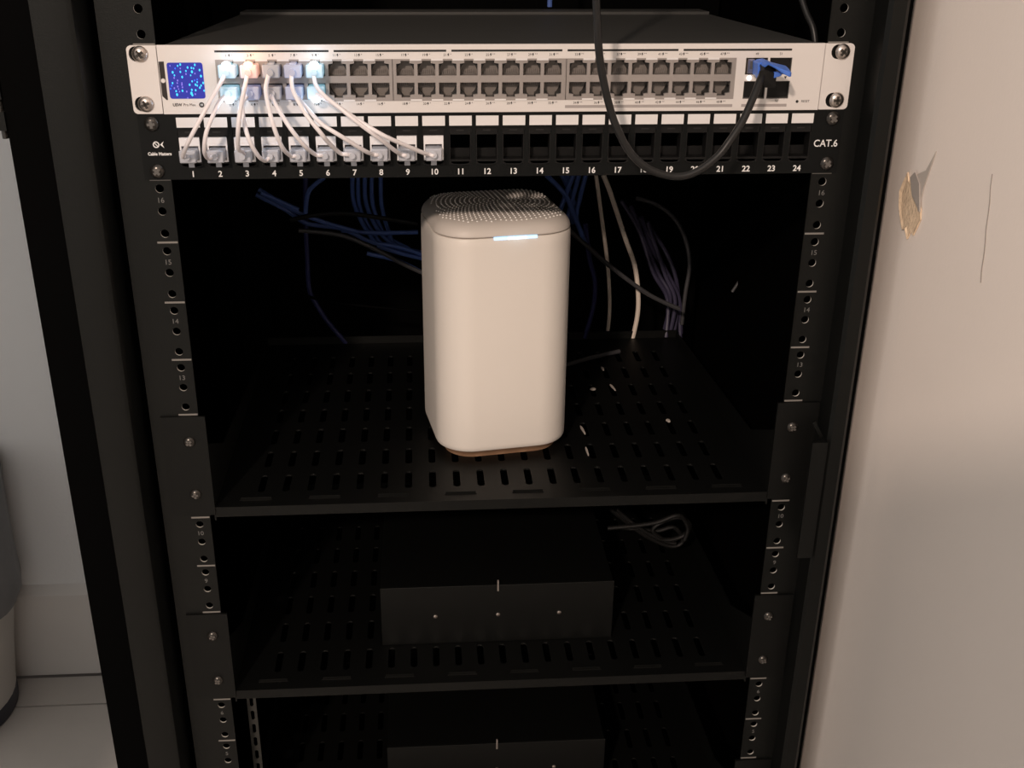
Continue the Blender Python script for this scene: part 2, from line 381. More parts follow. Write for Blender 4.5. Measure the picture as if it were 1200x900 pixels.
chip = [(-13, 708), (-17, 715), (-21, 709), (-24, 712), (-31, 716), (-36, 711), (-38, 700), (-45, 696), (-47, 689), (-44, 683), (-40, 676), (-35, 677), (-32, 671), (-27, 677), (-22, 675), (-17, 681), (-12, 690), (-10, 700)]
b = MB()
cy = sum(p[0] for p in chip) / len(chip); cz = sum(p[1] for p in chip) / len(chip)
R0 = [wpt(y, z, 0.3) for y, z in chip]
R1 = [wpt(y, z, 1.1 + random.random() * .8) for y, z in chip]
R2 = [wpt(cy + (y - cy) * .86, cz + (z - cz) * .88, 0.6) for y, z in chip]
b.loft([R0, R1, R2], PLAST, False, True)
b.build('plaster_chip', wall_right)
b = MB()
t = [(-30, 718), (-24, 713), (-31, 702), (-46, 694), (-39, 712)]
b.loft([[wpt(y, z, 1.2) for y, z in t], [wpt(y, z, 2.2) for y, z in t]], TORN)
b.build('torn_paint', wall_right)
b = MB(); t = [(-32, 717), (-43, 722), (-53, 737), (-44, 711), (-41, 693), (-38, 700)]
b.loft([[wpt(y, z, 0.5) for y, z in t], [wpt(y, z, 1.0) for y, z in t]], mat('creased_paint', (0.52, 0.47, 0.43), 0.7))
b.build('creased_paint', wall_right)
b = MB()
P = [wpt(-129.9 - 12 * i / 8 + .5 * math.sin(i * 2), 739.4 - 64 * i / 8, 0.25) for i in range(9)]
b.tube(P, 0.32, SCRATCH, 5); b.build('scratch', wall_right)

wb = MB(); wb.box(-1700, 285, 501, 560, FZ, 2200, WALLB)
wall_back = tag(wb.build('wall_back'), kind='structure')
wl_ = MB(); wl_.box(-1700, -640, -800, -700, FZ, 2200, WALLB)  # unseen wall added to keep the lamp off the far-left background
tag(wl_.build('shade_wall_left'), 'unseen wall added left of the rack to shade the back wall', kind='structure')
wf = MB(); wf.box(-150, 284, -1000, -930, FZ, 1040, WALLR)  # unseen low wall added to shadow the lower part of the right wall
tag(wf.build('shade_wall_front'), kind='structure')
bb = MB(); bb.prism([(489, FZ + 3), (489, 50), (493, 54), (501, 61), (501, FZ + 3)], -1700, 284, BASEB, 'x')
baseboard = tag(bb.build('baseboard_back', bevel=1), kind='structure')
fl = MB(); fl.box(-1700, 285, -2400, 505, FZ - 30, FZ - 4, GROUT)
floor = tag(fl.build('floor'), kind='structure')
tm = MB(); tm.box(0, 597, 0, 597, FZ - 4, FZ, TILE); tme = tm.mesh('tile')
tc_ = MB(); tc_.box(0, 597, 0, 57, FZ - 4, FZ, TILE); tce = tc_.mesh('tile_cut')
for i in range(3):
    x = -1515 + 600 * i
    inst('tile', tce, floor, (x, 430.5, 0))
    for k in range(4): inst('tile', tme, floor, (x, 430.5 - 600 * (k + 1), 0))

bn = empty('waste_bin', (-694, 425, FZ)); tag(bn, 'off-white waste bin with grey bag over its rim against the back wall', 'bin')
def ring(r, z, n=40): return [(r * math.cos(2 * PI * k / n), r * math.sin(2 * PI * k / n) , z) for k in range(n)]
MB().loft([ring(94, 0), ring(98, 3), ring(99, 20), ring(97, 24)], BINB).build('base', bn, smooth=True)
MB().loft([ring(96, 22), ring(98, 24), ring(106, 90), ring(117, 160), ring(119, 330), ring(114, 330), ring(92, 40)], BINW, True, True).build('body', bn, smooth=True)
bg_ = []
for z, r in ((168, 122), (166, 126), (182, 129), (220, 127), (270, 128), (345, 130), (352, 124), (345, 118)):
    bg_.append([((r + 1.2 * math.sin(k * 1.7 + z)) * math.cos(2 * PI * k / 60), (r + 1.2 * math.sin(k * 1.7 + z)) * math.sin(2 * PI * k / 60), z) for k in range(60)])
MB().loft(bg_, BING, False, False).build('bag', bn, smooth=True)

# ================================================================ the rack cabinet
rack = empty('server_rack', (0, 230, FZ))
tag(rack, 'tall black server rack cabinet with numbered mounting rails, standing against the cream wall', 'rack')
def rp(mb, name, **k):
    o = mb.build(name, rack, **k); o.location = -rack.location; return o
TOPZ = 27 * U
for s in (-1, 1):                    # mounting rails with one real hole every third of a unit
    b = MB(); xi, xo = s * 224, s * 260
    X0, X1 = min(xi, xo), max(xi, xo); hx = s * 232.6
    A0, A1 = min(s * 224, s * 240), max(s * 224, s * 240)
    for n in range(-1, 27):
        for z, lo_, hi_ in ((6.35, 0, 14.29), (22.225, 14.29, 30.16), (38.1, 30.16, U)):
            zt = (n + 1) * U
            if n < 2 or n > 20:
                b.box(A0, A1, 0, 2.2, zt - hi_, zt - lo_, RACKB)
            else:
                b.holed(A0, A1, zt - hi_, zt - lo_, circle(hx, zt - z, 2.95, 14), 0, 1.3, RACKB, RIM)
    b.box(min(s * 240, xo), max(s * 240, xo), 0, 2.2, -U, TOPZ, RACKB)
    b.box(min(xo, xo - s * 2.2), max(xo, xo - s * 2.2), 2.2, 38, -U, TOPZ, RACKB)
    rail = rp(b, 'mounting_rail')
    b = MB(); b.box(min(s * 224.4, s * 238.5), max(s * 224.4, s * 238.5), -0.25, 0, -0.65, 0.65, LINEG); um = b.mesh('unit_mark')
    for n in range(3, 21): inst('unit_mark', um, rail, (0, 0, n * U))
for n in range(3, 21):
    if n in (17, 18): continue
    for s in (-1, 1):
        text(str(n), s * 232.8, n * U - 14.6, 5.2, -0.05, INKG, 'rail_number', rack)
# front frame of the cabinet: left and right uprights
b = MB(); b.loft([[(x, y, z) for x, y in [(-293, -25), (-271, -25), (-267.5, -23.5), (-266, -20), (-266, 44), (-268, 44), (-268, -20), (-291, -20), (-291, 40), (-293, 40)]] for z in (FZ + 20, TOPZ + 30)], RACKB)
rp(b, 'frame_upright', smooth=True)
b = MB(); b.loft([[(x, y, z) for x, y in [(268, 60), (266, 60), (266, -20), (255.5, -20), (255.5, 40), (253.6, 40), (253.6, -22), (256, -25), (265, -25), (268, -22)]] for z in (FZ + 20, TOPZ + 30)], RACKB)
rp(b, 'frame_upright', smooth=True)
b = MB(); b.box(241.5, 253.6, -25.5, -22.5, 405.5, 509, RACKB); b.box(251, 253.6, -22.5, 10, 405.5, 509, RACKB)
b.prism([(243, 521), (252.5, 505), (252.5, 510), (245, 523)], -16, -14, RACKB)
rp(b, 'door_catch_plate')
b = MB(); b.box(-322.5, -293.5, -14, 470, FZ + 20, TOPZ + 30, DARKIN); rp(b, 'side_panel')
b = MB(); b.box(268.5, 272, -18, 470, FZ + 20, TOPZ + 30, DARKIN); rp(b, 'side_panel')
b = MB(); b.box(-322, 272, 470, 474, FZ + 20, TOPZ + 30, DARKIN); rp(b, 'back_panel')
b = MB(); b.box(-293, 268, 45, 470, TOPZ + 26, TOPZ + 30, DARKIN); rp(b, 'top_panel')
b = MB(); b.box(-293, 268, -20, 470, FZ + 20, FZ + 26, DARKIN)
for x in (-270, 245):
    for y in (20, 430): b.loft([[(x + v[0] * .18, y + v[1] * .18, z + FZ) for v in ring(100, 0, 16)] for z in (0, 20)], DARKIN)
rp(b, 'bottom_panel')
b = MB()
for z in (748, 768): b.box(-329, -322.5, -16, -4, z, z + 12, RACKB)
b.tube([(-326, -10, 742), (-326, -10, 786)], 2.2, DSTEEL, 10)
rp(b, 'door_hinge')
for s in (-1, 1):                    # rear rails
    b = MB()
    x0, x1 = (-262, -226) if s < 0 else (226, 262)
    b.box(x0, x1, 440, 442, -U, TOPZ, DARKIN); rp(b, 'rear_rail')

# ---- screws
def screw_mesh(r, m, name, tall=1.0):
    b = MB(); n = 20; R = []
    for q, h in ((1, 0), (1, .5), (.93, 1.2), (.8, 1.9), (.6, 2.5), (.32, 2.9), (.05, 3.0)):
        R.append([(r * q * math.cos(2 * PI * k / n), -h * tall, r * q * math.sin(2 * PI * k / n)) for k in range(n)])
    b.loft(R, m)
    for a in (0.5, 0.5 + PI / 2):
        c, s_ = math.cos(a), math.sin(a); h = .17 * r; l = .52 * r
        P = [(c * l - s_ * h, s_ * l + c * h), (-c * l - s_ * h, -s_ * l + c * h), (-c * l + s_ * h, -s_ * l - c * h), (c * l + s_ * h, s_ * l - c * h)]
        b.prism(P, -2.2 * tall, -2.98 * tall - .12, RECESS if m == STEEL else RECESSL)
    return b.mesh(name, smooth=True)
SCW = screw_mesh(5.3, STEEL, 'screw'); SCB = screw_mesh(5.1, DSTEEL, 'screw_black')
SCS = screw_mesh(4.6, DSTEEL, 'screw_shelf')

# ================================================================ the network switch (unit 18)
SWZ = 17 * U
sw = empty('network_switch', (0, 0, SWZ))
tag(sw, 'silver-faced 48-port network switch with a small blue screen at its left end', 'network switch')
def sp(mb, name, parent=None, **k):
    o = mb.build(name, parent or sw, **k)
    if parent is None: o.location = (0, 0, -SWZ / 1000)
    return o
b = MB(); b.loft([[(-219.2, 16, z), (219.2, 16, z), (192, 232, z), (-198, 232, z)] for z in (756.5, 799.2)], HOUSE)
b.loft([[(-221, 0.2, z), (221, 0.2, z), (219.2, 16, z), (-219.2, 16, z)] for z in (798.0, 799.2)], HOUSE)
b.loft([[(-221, 0.2, z), (221, 0.2, z), (219.2, 16, z), (-219.2, 16, z)] for z in (756.5, 757.7)], HOUSE)
for s in (-1, 1): b.loft([[(s * 221, 0.2, z), (s * 219.8, 0.2, z), (s * 218.2, 16, z), (s * 219.2, 16, z)] for z in (757.7, 798.0)], HOUSE)
sp(b, 'housing', bevel=0.8)
b = MB(); b.loft([[(-199, 208, z), (193.5, 208, z), (190.5, 232, z), (-196.5, 232, z)] for z in (799.3, 801.5)], HOUSE); sp(b, 'lit_stripe_ridge')  # raised band shaped to stand in for a lit stripe on the housing top
FP0, FP1 = -2.2, 0.2
b = MB()
X0, X1 = -223.3, 222.0
b.box(X0, X1, FP0, FP1, 755.6, 763.4, SILVER); b.box(X0, X1, FP0, FP1, 790.6, 799.9, SILVER)
b.box(X0, -186.4, FP0, FP1, 763.4, 790.6, SILVER); b.box(161.8, 168.4, FP0, FP1, 763.4, 790.6, SILVER)
b.box(200.2, X1, FP0, FP1, 763.4, 790.6, SILVER); b.box(183.5, 184.9, FP0, FP1, 763.4, 790.6, SILVER)
b.box(168.4, 183.5, FP0, FP1, 775.2, 779.6, SILVER); b.box(184.9, 200.2, FP0, FP1, 775.2, 779.6, SILVER)
sp(b, 'faceplate')
PITCH = 14.14
starts = (-177.6, -62.0, 54.1); edges = ((-186.4, -70.6), (-70.2, 45.8), (46.2, 161.8))
def thole(cx, cz, up):
    q = 1 if up else -1
    P = [(-5.9, -4.7), (5.9, -4.7), (5.9, 3.0), (2.9, 3.4), (2.9, 5.0), (-2.9, 5.0), (-2.9, 3.4), (-5.9, 3.0)]
    return [(cx + x, cz + z * q) for x, z in P]
for g in range(3):
    b = MB(); e0, e1 = edges[g]
    for k in range(8):
        cx = starts[g] + PITCH * k
        x0 = e0 if k == 0 else cx - PITCH / 2; x1 = e1 if k == 7 else cx + PITCH / 2
        b.holed(x0, x1, 777.5, 790.6, thole(cx, 784.5, True), -2.4, 0.2, BEZEL, BEZEL)
        for zz in (790.1, 763.9):
            if k < 7: b.box(cx + 3.2, cx + PITCH - 3.2, -2.9, -2.4, zz - .55, zz + .55, PAPER)
        b.holed(x0, x1, 763.4, 777.5, thole(cx, 770.6, False), -2.4, 0.2, BEZEL, BEZEL)
    sp(b, 'port_bezel')
def jack_mesh(up):
    b = MB(); q = 1 if up else -1
    def bx(x0, x1, y0, y1, z0, z1, m):
        z0, z1 = z0 * q, z1 * q; b.box(x0, x1, y0, y1, min(z0, z1), max(z0, z1), m)
    bx(-6.4, -5.9, 0.2, 14, -5, 5.2, JACKG); bx(5.9, 6.4, 0.2, 14, -5, 5.2, JACKG)
    bx(-6.4, 6.4, 0.2, 14, -5.3, -4.8, JACKM); bx(-6.4, 6.4, 0.2, 14, 5.0, 5.4, JACKG)
    bx(-6.4, 6.4, 6.5, 14, -5, 5.2, JACKM)
    for s_ in (-1, 1):
        b.prism([(s_ * x, z * q) for x, z in ((5.95, -1.6), (5.95, 5.0), (2.5, 5.0), (2.6, 3.1), (3.5, 2.5), (4.4, 1.4), (5.0, 0))], .25, 9, JACKB)
    for i in range(8):
        x = -3.6 + i * 1.03
        b.add([(x, 2.5, -4.7 * q), (x + .35, 2.5, -4.7 * q), (x + .35, 6.4, -1.5 * q), (x, 6.4, -1.5 * q)], [(0, 1, 2, 3)], BEZEL)
    return b.mesh('ethernet_port')
JU, JD = jack_mesh(True), jack_mesh(False)
PORTX = {}
n = 1
for g in range(3):
    for k in range(8):
        cx = starts[g] + PITCH * k
        inst('ethernet_port', JU, sw, (cx, 0, 784.5 - SWZ)); inst('ethernet_port', JD, sw, (cx, 0, 770.6 - SWZ))
        PORTX[n] = (cx, 784.5); PORTX[n + 1] = (cx, 770.6)
        for j, z in ((0, 793.1), (1, 761.4)):
            pl = '++' if n + j > 24 else '+'
            text(str(n + j), cx - 1.6, z, 2.3, FP0 - 0.05, INKB, 'port_numbers', sw)
            text(pl, cx + (2.6 if n + j > 24 else 2.2), z + .5, 1.7, FP0 - 0.05, INKB, 'port_numbers', sw)
        n += 2
b = MB()                             # small bolt marks between number and plus
for p, (cx, z_) in PORTX.items():
    z = 793.1 if p % 2 else 761.4
    b.prism([(cx + .2, z + 1.0), (cx + 1.1, z + 1.0), (cx + .8, z + .2), (cx + 1.3, z + .2), (cx + .2, z - 1.1), (cx + .5, z - .1), (cx - .1, z - .1)], FP0 - .1, FP0 + .05, INKB)
tag(sp(b, 'bolt_marks'), kind='stuff')
for x0, x1 in ((-186.3, -112), (-108.7, -34.5), (-31.1, 43), (46.5, 121.5), (125, 199.3)):
    b = MB(); b.box(x0, x1, FP0 - .12, FP0 + .1, 795.2, 796.5, JACKB); sp(b, 'black_slot_line')
for x0, x1 in ((45.9, 161.6), (167.9, 199.6)):
    b = MB(); b.box(x0, x1, FP0 - .1, FP0 + .1, 758.0, 759.9, BARG); sp(b, 'grey_bar')
for x0, x1, z0, z1 in ((168.4, 183.5, 779.6, 790.6), (184.9, 200.2, 779.6, 790.6), (168.4, 183.5, 763.9, 775.2), (184.9, 200.2, 763.9, 775.2)):
    b = MB()
    b.box(x0, x1, 11, 12, z0, z1, JACKB); b.box(x0, x0 + .4, -2, 11, z0, z1, JACKG); b.box(x1 - .4, x1, -2, 11, z0, z1, JACKG)
    b.box(x0, x1, -2, 11, z0, z0 + .3, JACKG); b.box(x0, x1, -2, 11, z1 - .3, z1, JACKG)
    if not (x0 < 170 and z0 > 779): b.box(x0 + .6, x1 - .6, -0.6, 6, z0 + .5, z1 - .5, SOCKB)
    sp(b, 'optical_port')
b = MB()
for x, d in ((188.3, 1), (196.8, -1)):
    b.prism([(x - 1, 777.4 - d * .9), (x + 1, 777.4 - d * .9), (x, 777.4 + d * .9)], FP0 - .1, FP0 + .1, INKB)
sp(b, 'arrow_marks')
b = MB(); b.prism(circle(171.6, 777.3, 1.5, 12), FP0 - .5, FP0 + .2, LEDWARM); sp(b, 'status_light')
for s_, x, z in (('49', 175.7, 793.1), ('51', 192.2, 793.1), ('50', 175.7, 762.0), ('52', 192.2, 762.0), ('RESET', 212.6, 761.5)):
    text(s_, x, z, 2.2, FP0 - 0.05, INKB, 'port_numbers', sw)
b = MB(); b.prism(circle(206.8, 761.4, 1.0, 12), FP0 - .12, FP0 + .1, JACKB); sp(b, 'reset_hole')
text('USW', -216.8, 761.6, 2.7, FP0 - 0.05, INKB, 'model_lettering', sw, 'LEFT', 1.0, 0.09)
text('Pro Max', -209.9, 761.6, 2.6, FP0 - 0.05, INKB, 'model_lettering', sw, 'LEFT', .9)
b = MB(); b.prism(circle(-197.9, 761.6, 1.75, 16), FP0 - .12, FP0 + .1, INKB); sp(b, 'round_badge')
text('48', -197.9, 761.6, 1.8, FP0 - 0.18, INKW, 'badge_number', sw)
b = MB(); b.prism([(-223.0, 789.6), (-219.6, 789.6), (-219.6, 764.9), (-220.6, 764.9), (-223.0, 767.5)], FP0 - .1, FP0 + .1, mat('dark_tab', (0.02, .014, .012), .4)); sp(b, 'side_tab')
b = MB(); b.prism(circle(-221.3, 777.4, 1.45, 14), FP0 - .5, FP0, SILVER); sp(b, 'side_button')
b = MB(); b.prism(rrect(-206.4, 777.3, 11.6, 11.6, 1.6), FP0 - .25, FP0 + .1, SCR)
scr = sp(b, 'screen')
dots = [(-214.8, 1), (0, 0)]
ctr = [(195,270,2,7),(285,270,0,9),(315,255,0,11),(255,300,1,8),(315,300,2,8),(225,345,0,12),(245,380,0,9),(315,340,0,10),(335,400,0,11),(240,410,2,9),(400,290,0,11),(380,330,0,9),(445,295,0,10),(485,260,0,11),(470,300,0,9),(450,340,0,13),(435,380,0,8),(380,365,2,9),(485,360,2,8),(540,320,0,11),(555,390,0,12),(580,470,0,11),(555,500,0,10),(450,450,0,9),(480,440,1,8),(510,430,1,8),(510,460,0,9),(490,490,0,11),(510,500,0,9),(420,490,0,11),(540,525,0,11),(590,560,0,10),(445,550,0,11),(490,555,0,10),(440,590,0,15),(450,610,0,12),(485,600,2,9),(385,570,2,9),(335,560,0,11),(330,490,2,9),(335,520,2,9),(330,470,2,8),(280,440,2,9),(275,470,2,8),(280,510,2,9),(220,470,0,10),(210,500,1,8),(240,530,2,9),(260,565,0,10),(270,605,0,13),(300,570,2,8),(195,535,1,8),(290,540,2,7),(395,645,2,7)]
b = MB()
for px, py, c, r in ctr:
    fy = (py - 235) / 417; x = -217.9 + (px - (155 + 35 * fy)) / 415 * 23.0; z = 788.8 - fy * 23.0
    b.prism(circle(x, z, r * .052, 8, r * .075), FP0 - .35, FP0 - .2, DOTS[c])
o = b.build('screen_dots', scr); tag(o, kind='stuff')
for s in (-1, 1):                    # mounting ears with real oval slots
    b = MB(); x0, x1 = (-243, -223.9) if s < 0 else (222.6, 242.8)
    sx = -235.4 if s < 0 else 233.2
    for z0, z1, zc in ((755.8, 777.8, 762.2), (777.8, 799.7, 794.3)):
        b.holed(x0, x1, z0, z1, rrect(sx, zc, 6.3, 4.9, 4.6), -1.8, -0.02, SILVER, rnd=((x0 if s < 0 else x1, z0 if zc < 777 else z1, 3.0),))
    sp(b, 'mounting_ear')
    for zc in (762.2, 794.3): inst('screw', SCW, sw, (-234.4 if s < 0 else 234.6, -1.8, zc - SWZ), (0, random.uniform(-.5, .5), 0))

# ================================================================ the patch panel (unit 17)
pp = empty('patch_bay', (0, 0, 16 * U)); tag(pp, 'black 24-port patch panel marked CAT.6, right under the silver switch', 'patch panel')
def ppb(mb, name, **k):
    o = mb.build(name, pp, **k); o.location = (0, 0, -16 * U / 1000); return o
KX = [-208.6 + 18.29 * i for i in range(24)]
b = MB(); Z0, Z1 = 711.4, 755.3
edge0 = KX[0] - 18.29 / 2; edge1 = KX[-1] + 18.29 / 2
for i, x in enumerate(KX):
    b.holed(x - 9.145, x + 9.145, 719.3, 746.0, rrect(x, 732.6, 7.5, 12.4, .6, 1), -1.6, 0, PANELB)
b.box(edge0, edge1, -1.6, 0, 746.0, Z1, PANELB); b.box(edge0, edge1, -1.6, 0, Z0, 719.3, PANELB)
b.box(-241.3, edge0, -1.6, -0.02, Z0, Z1, PANELB); b.box(edge1, 241.3, -1.6, -0.02, Z0, Z1, PANELB)
b.box(-221, 221, 0, 2, Z0, Z0 + 1.4, PANELB); b.box(-221, 221, 0, 9, Z1 - 1.4, Z1, PANELB)
ppb(b, 'front_plate')
lb = MB(); lb.box(-7.7, 7.7, -1.9, -1.6, 746.6, 753.2, PAPER); LBM = lb.mesh('label_strip')
sk = MB()
sk.box(-7.4, 7.4, -1.0, 5, 740.4, 745.0, SOCKB); sk.box(-2.6, 2.6, -1.25, -0.9, 742.9, 743.7, JACKB)
sk.box(-7.4, -6.8, -1.8, 9, 720.4, 740.4, SOCKB); sk.box(6.8, 7.4, -1.8, 9, 720.4, 740.4, SOCKB)
sk.box(-6.8, 6.8, -1.4, 9, 722.0, 723.4, SOCKB)
sk.tube([(-7.0, -1.6, 721.8), (-5.2, -2.0, 720.3), (0, -2.1, 719.9), (5.2, -2.0, 720.3), (7.0, -1.6, 721.8)], .5, SOCKB, 6, 3)
sk.box(-6.8, 6.8, 8, 9, 723.4, 729.5, SOCKB)
SKM = sk.mesh('socket_frame')
for i, x in enumerate(KX):
    inst('label_strip', LBM, pp, (x + .3, 0, -16 * U)); inst('socket_frame', SKM, pp, (x, 0, -16 * U))
    text(str(i + 1), x + .2, 714.9, 5.7, -1.65, INKW, 'socket_number', pp, bold=.10)
text('CAT.6', 222.2, 732.2, 6.9, -1.65, INKW, 'panel_lettering', pp, 'LEFT', .93, .06)
text('Cable Matters', -229.3, 729.0, 2.9, -1.65, INKW, 'maker_lettering', pp, 'CENTER', .95, .10)
b = MB()                             # emblem: ring with a slanted bar and two arcs
cx, cz = -231.0, 735.3
for a in range(0, 360, 20):
    a0, a1 = math.radians(a), math.radians(a + 20)
    b.prism([(cx + r * math.cos(t_), cz + r * math.sin(t_)) for r, t_ in ((1.5, a0), (2.2, a0), (2.2, a1), (1.5, a1))], -1.75, -1.6, INKW)
b.prism([(cx - 1.3, cz + 1), (cx - .8, cz + 1.3), (cx + 1.3, cz - 1), (cx + .8, cz - 1.3)], -1.75, -1.6, INKW)
b.prism([(cx + 2.6, cz), (cx + 5.2, cz + 2.3), (cx + 4.2, cz), (cx + 5.2, cz - 2.3)], -1.75, -1.6, INKW)
ppb(b, 'emblem')
for x, z in ((-232.3, 749.2), (-232.2, 717.4), (233.7, 749.6), (233.4, 718.3)):
    inst('screw', SCB, pp, (x, -1.6, z - 16 * U), (0, random.uniform(-.6, .6), 0))

# white keystone jacks in sockets 1..10
kb = MB()
kb.box(-6.75, 6.75, -2.6, 20, 11.0, 16.6, KEYW); kb.box(-6.75, -5.7, -2.6, 20, 0.1, 11.0, KEYW); kb.box(5.7, 6.75, -2.6, 20, 0.1, 11.0, KEYW)
kb.box(-5.7, 5.7, -2.6, 20, 0, 1.4, KEYW); kb.box(-5.7, 5.7, 10, 20, 1.4, 11.2, KEYW)
KBM = kb.mesh('housing')
lt = MB(); lt.box(-1.9, 1.9, -2.9, -2.2, -3.4, 0.0, PLUG); LTM = lt.mesh('release_tab')
ORD = 'first second third fourth fifth sixth seventh eighth ninth tenth'.split()
for i in range(10):
    k = empty('keystone_jack', (KX[i], 0, 723.3))
    tag(k, 'white keystone jack, %s from the left end of the patch panel' % ORD[i], 'keystone jack', 'white keystone jacks in the patch panel')
    inst('housing', KBM, k); inst('release_tab', LTM, k)

# ---- the ten white patch cords
def plug_mesh(m, up):
    b = MB(); q = 1 if up else -1
    b.loft([[(x, y, z) for x, z in rrect(0, 0, h, v, .8, 2)] for y, h, v in ((2.0, 5.4, 3.7), (-8, 5.5, 3.9), (-11.5, 5.6, 4.2), (-12.5, 4.9, 3.5))], m)
    z0, z1 = sorted((3.6 * q, 4.8 * q)); b.box(-2.0, 2.0, -9, 0, z0, z1, m)
    b.tube([(0, -12.4, 0), (0, -15.5, -.4 * q)], 2.1, m, 10)
    return b.mesh('plug', smooth=True)
PM = {}
glow = {1: PLUGC, 2: PLUGC, 3: PLUGO, 4: PLUGB, 5: PLUG, 6: PLUG, 7: PLUGB, 8: PLUGB, 9: PLUGC, 10: PLUGC}
CLAB = {1: 'white patch cord from the first glowing upper port at left to socket 1',
        2: 'white patch cord from the glowing lower left port to socket 2',
        3: 'white patch cord from the orange-lit upper port to socket 3',
        4: 'white patch cord from under the orange-lit port to socket 4',
        5: 'white patch cord from the unlit third upper port to socket 5',
        6: 'white patch cord from the unlit third lower port to socket 6',
        7: 'white patch cord from the faint blue upper port to socket 7',
        8: 'white patch cord from the faint blue lower port to socket 8',
        9: 'white patch cord from the fifth upper port, glowing, to socket 9',
        10: 'white patch cord from the fifth lower port, glowing, to socket 10'}
for i, pts in enumerate(CORDS):
    nn = i + 1; px, pz = PORTX[nn]; up = nn % 2 == 1
    c = empty('patch_cable', (px, -2, pz)); tag(c, CLAB[nn], 'cable', 'white patch cords between switch and patch panel')
    P = [list(p) for p in pts]
    P[0] = [px - .6, -13.5, pz - .3]; P[-1] = [KX[i] + (1.0 if nn > 2 else -2.5 + nn), -12.0, 729.2]
    P.insert(len(P) - 1, [(P[-1][0] + P[-2][0]) / 2, -16.5, (P[-1][2] + P[-2][2]) / 2])
    b = MB(); b.tube(P, 1.42, CORD, 10, 7)
    o = b.build('cord', c, smooth=True); o.location = -c.location
    key = (glow[nn], up)
    if key not in PM: PM[key] = plug_mesh(*key)
    pl = inst('plug', PM[key], c, (0, 0, 0))
    if (PLUG, False) not in PM: PM[(PLUG, False)] = plug_mesh(PLUG, False)
    q = inst('plug', PM[(PLUG, False)], c); q.location = Vector((KX[i] - px, 0.6, 729.2 - pz)) / 1000
    if nn in (1, 2, 3, 9, 10):
        b = MB(); q_ = 1 if up else -1; m = LEDO if nn == 3 else LEDW
        R = []
        for t_ in range(7):
            a = PI * t_ / 6 - PI / 2
            R.append([(0.0 + 2.9 * math.cos(a) * math.cos(2 * PI * k / 12), -11.3 + 1.5 * math.cos(a) * math.sin(2 * PI * k / 12), q_ * 4.4 + 2.1 * math.sin(a)) for k in range(12)])
        b.loft(R, m)
        b.build('plug_light', pl, smooth=True)
        L = bpy.data.lights.new('port_glow', 'POINT'); L.energy = 0.0045; L.color = (1, .5, .25) if nn == 3 else (.55, .75, 1.0); L.shadow_soft_size = .003
        lo_ = bpy.data.objects.new('port_glow', L); COL.objects.link(lo_); lo_.parent = c; lo_.location = Vector((0, -18, q_ * 6)) / 1000

# ---- black uplink cable
upc = empty('uplink_cable', (172, -2, 785)); tag(upc, 'thick black cable looping down over the panels to the blue-tabbed plug', 'cable')
def lp(mb, name, par, **k):
    o = mb.build(name, par, **k); o.location = -par.location; return o
UP = [(-45 + 2, -62, 905), (0, -63, 850)][:1] + []
U0 = list(UPLINK)
first = Vector(U0[0]); second = Vector(U0[1])
U0 = [tuple(first + (first - second).normalized() * 160)] + U0
b = MB(); b.tube(U0, lambda t: 2.5, CABB, 14, 8); lp(b, 'cord', upc, smooth=True)
e = Vector(UPLINK[-1])
b = MB()
b.loft([[(x, y, z) for x, z in rrect(cx_, cz_, h, v, .8, 2)] for y, cx_, cz_, h, v in ((9, 178.2, 785, 4.6, 4.0), (-4, 178.2, 785, 4.6, 4.2), (-18, 178.4, 784, 4.6, 4.4), (-24, 178.6, 782.5, 4.2, 4.6), (-29, 178.4, 779.5, 3.6, 4.6), (-31, e.x, e.z, 3.0, 3.4))], SOCKB)
lp(b, 'plug_body', upc, smooth=True)
b = MB(); b.box(169.2, 173.6, -4.5, 9, 780.5, 790.0, STEEL); b.box(170.8, 172.4, -4.8, -4.4, 783.5, 788.5, JACKG); lp(b, 'steel_cage', upc)
b = MB()
rs = []
for x, y, z, hy, hz in ((173.0, -9, 784.0, 5.5, 3.5), (174.2, -13, 788.3, 7, 2.2), (176.5, -20, 790.8, 7.5, 1.0), (180, -27, 789.2, 7.0, 1.2), (184, -31, 787.8, 6.5, 2.0), (187.6, -33, 786.8, 5.8, 2.4), (189.2, -33.5, 786.0, 4.0, 1.8)):
    rs.append([(x, y - hy, z - hz * 1.6), (x, y - hy, z - hz * .2), (x, y + hy, z + hz * .9), (x, y + hy, z - hz * .5)])
b.loft(rs, TABBL)
b.loft([[(172.2, y, 789), (175.4, y, 790), (176, y, 780.5), (173, y, 780.0)] for y in (-5, -17)], TABBL)
b.loft([[(180, y, 781.0), (185, y, 782.5), (186, y, 785.0), (180, y, 785)] for y in (-24, -30)], TABBL)
lp(b, 'pull_tab', upc, smooth=True, bevel=.5)
b = MB(); U1 = [(252, -40, 850), (228, -18, 824), (224.5, 6, 810), (221, 30, 803), (205, 90, 812), (190, 200, 840)]
cb = empty('side_cable', (222, 6, 803)); tag(cb, 'thin black cable slanting down to the top right corner of the silver switch', 'cable')
b = MB(); b.tube([(206, 60, 865), (211, 45, 840), (217, 32, 818), (221.5, 24, 806), (223.5, 20, 790), (223.5, 20, 768)], 2.3, CABB, 10); lp(b, 'cord', cb, smooth=True)

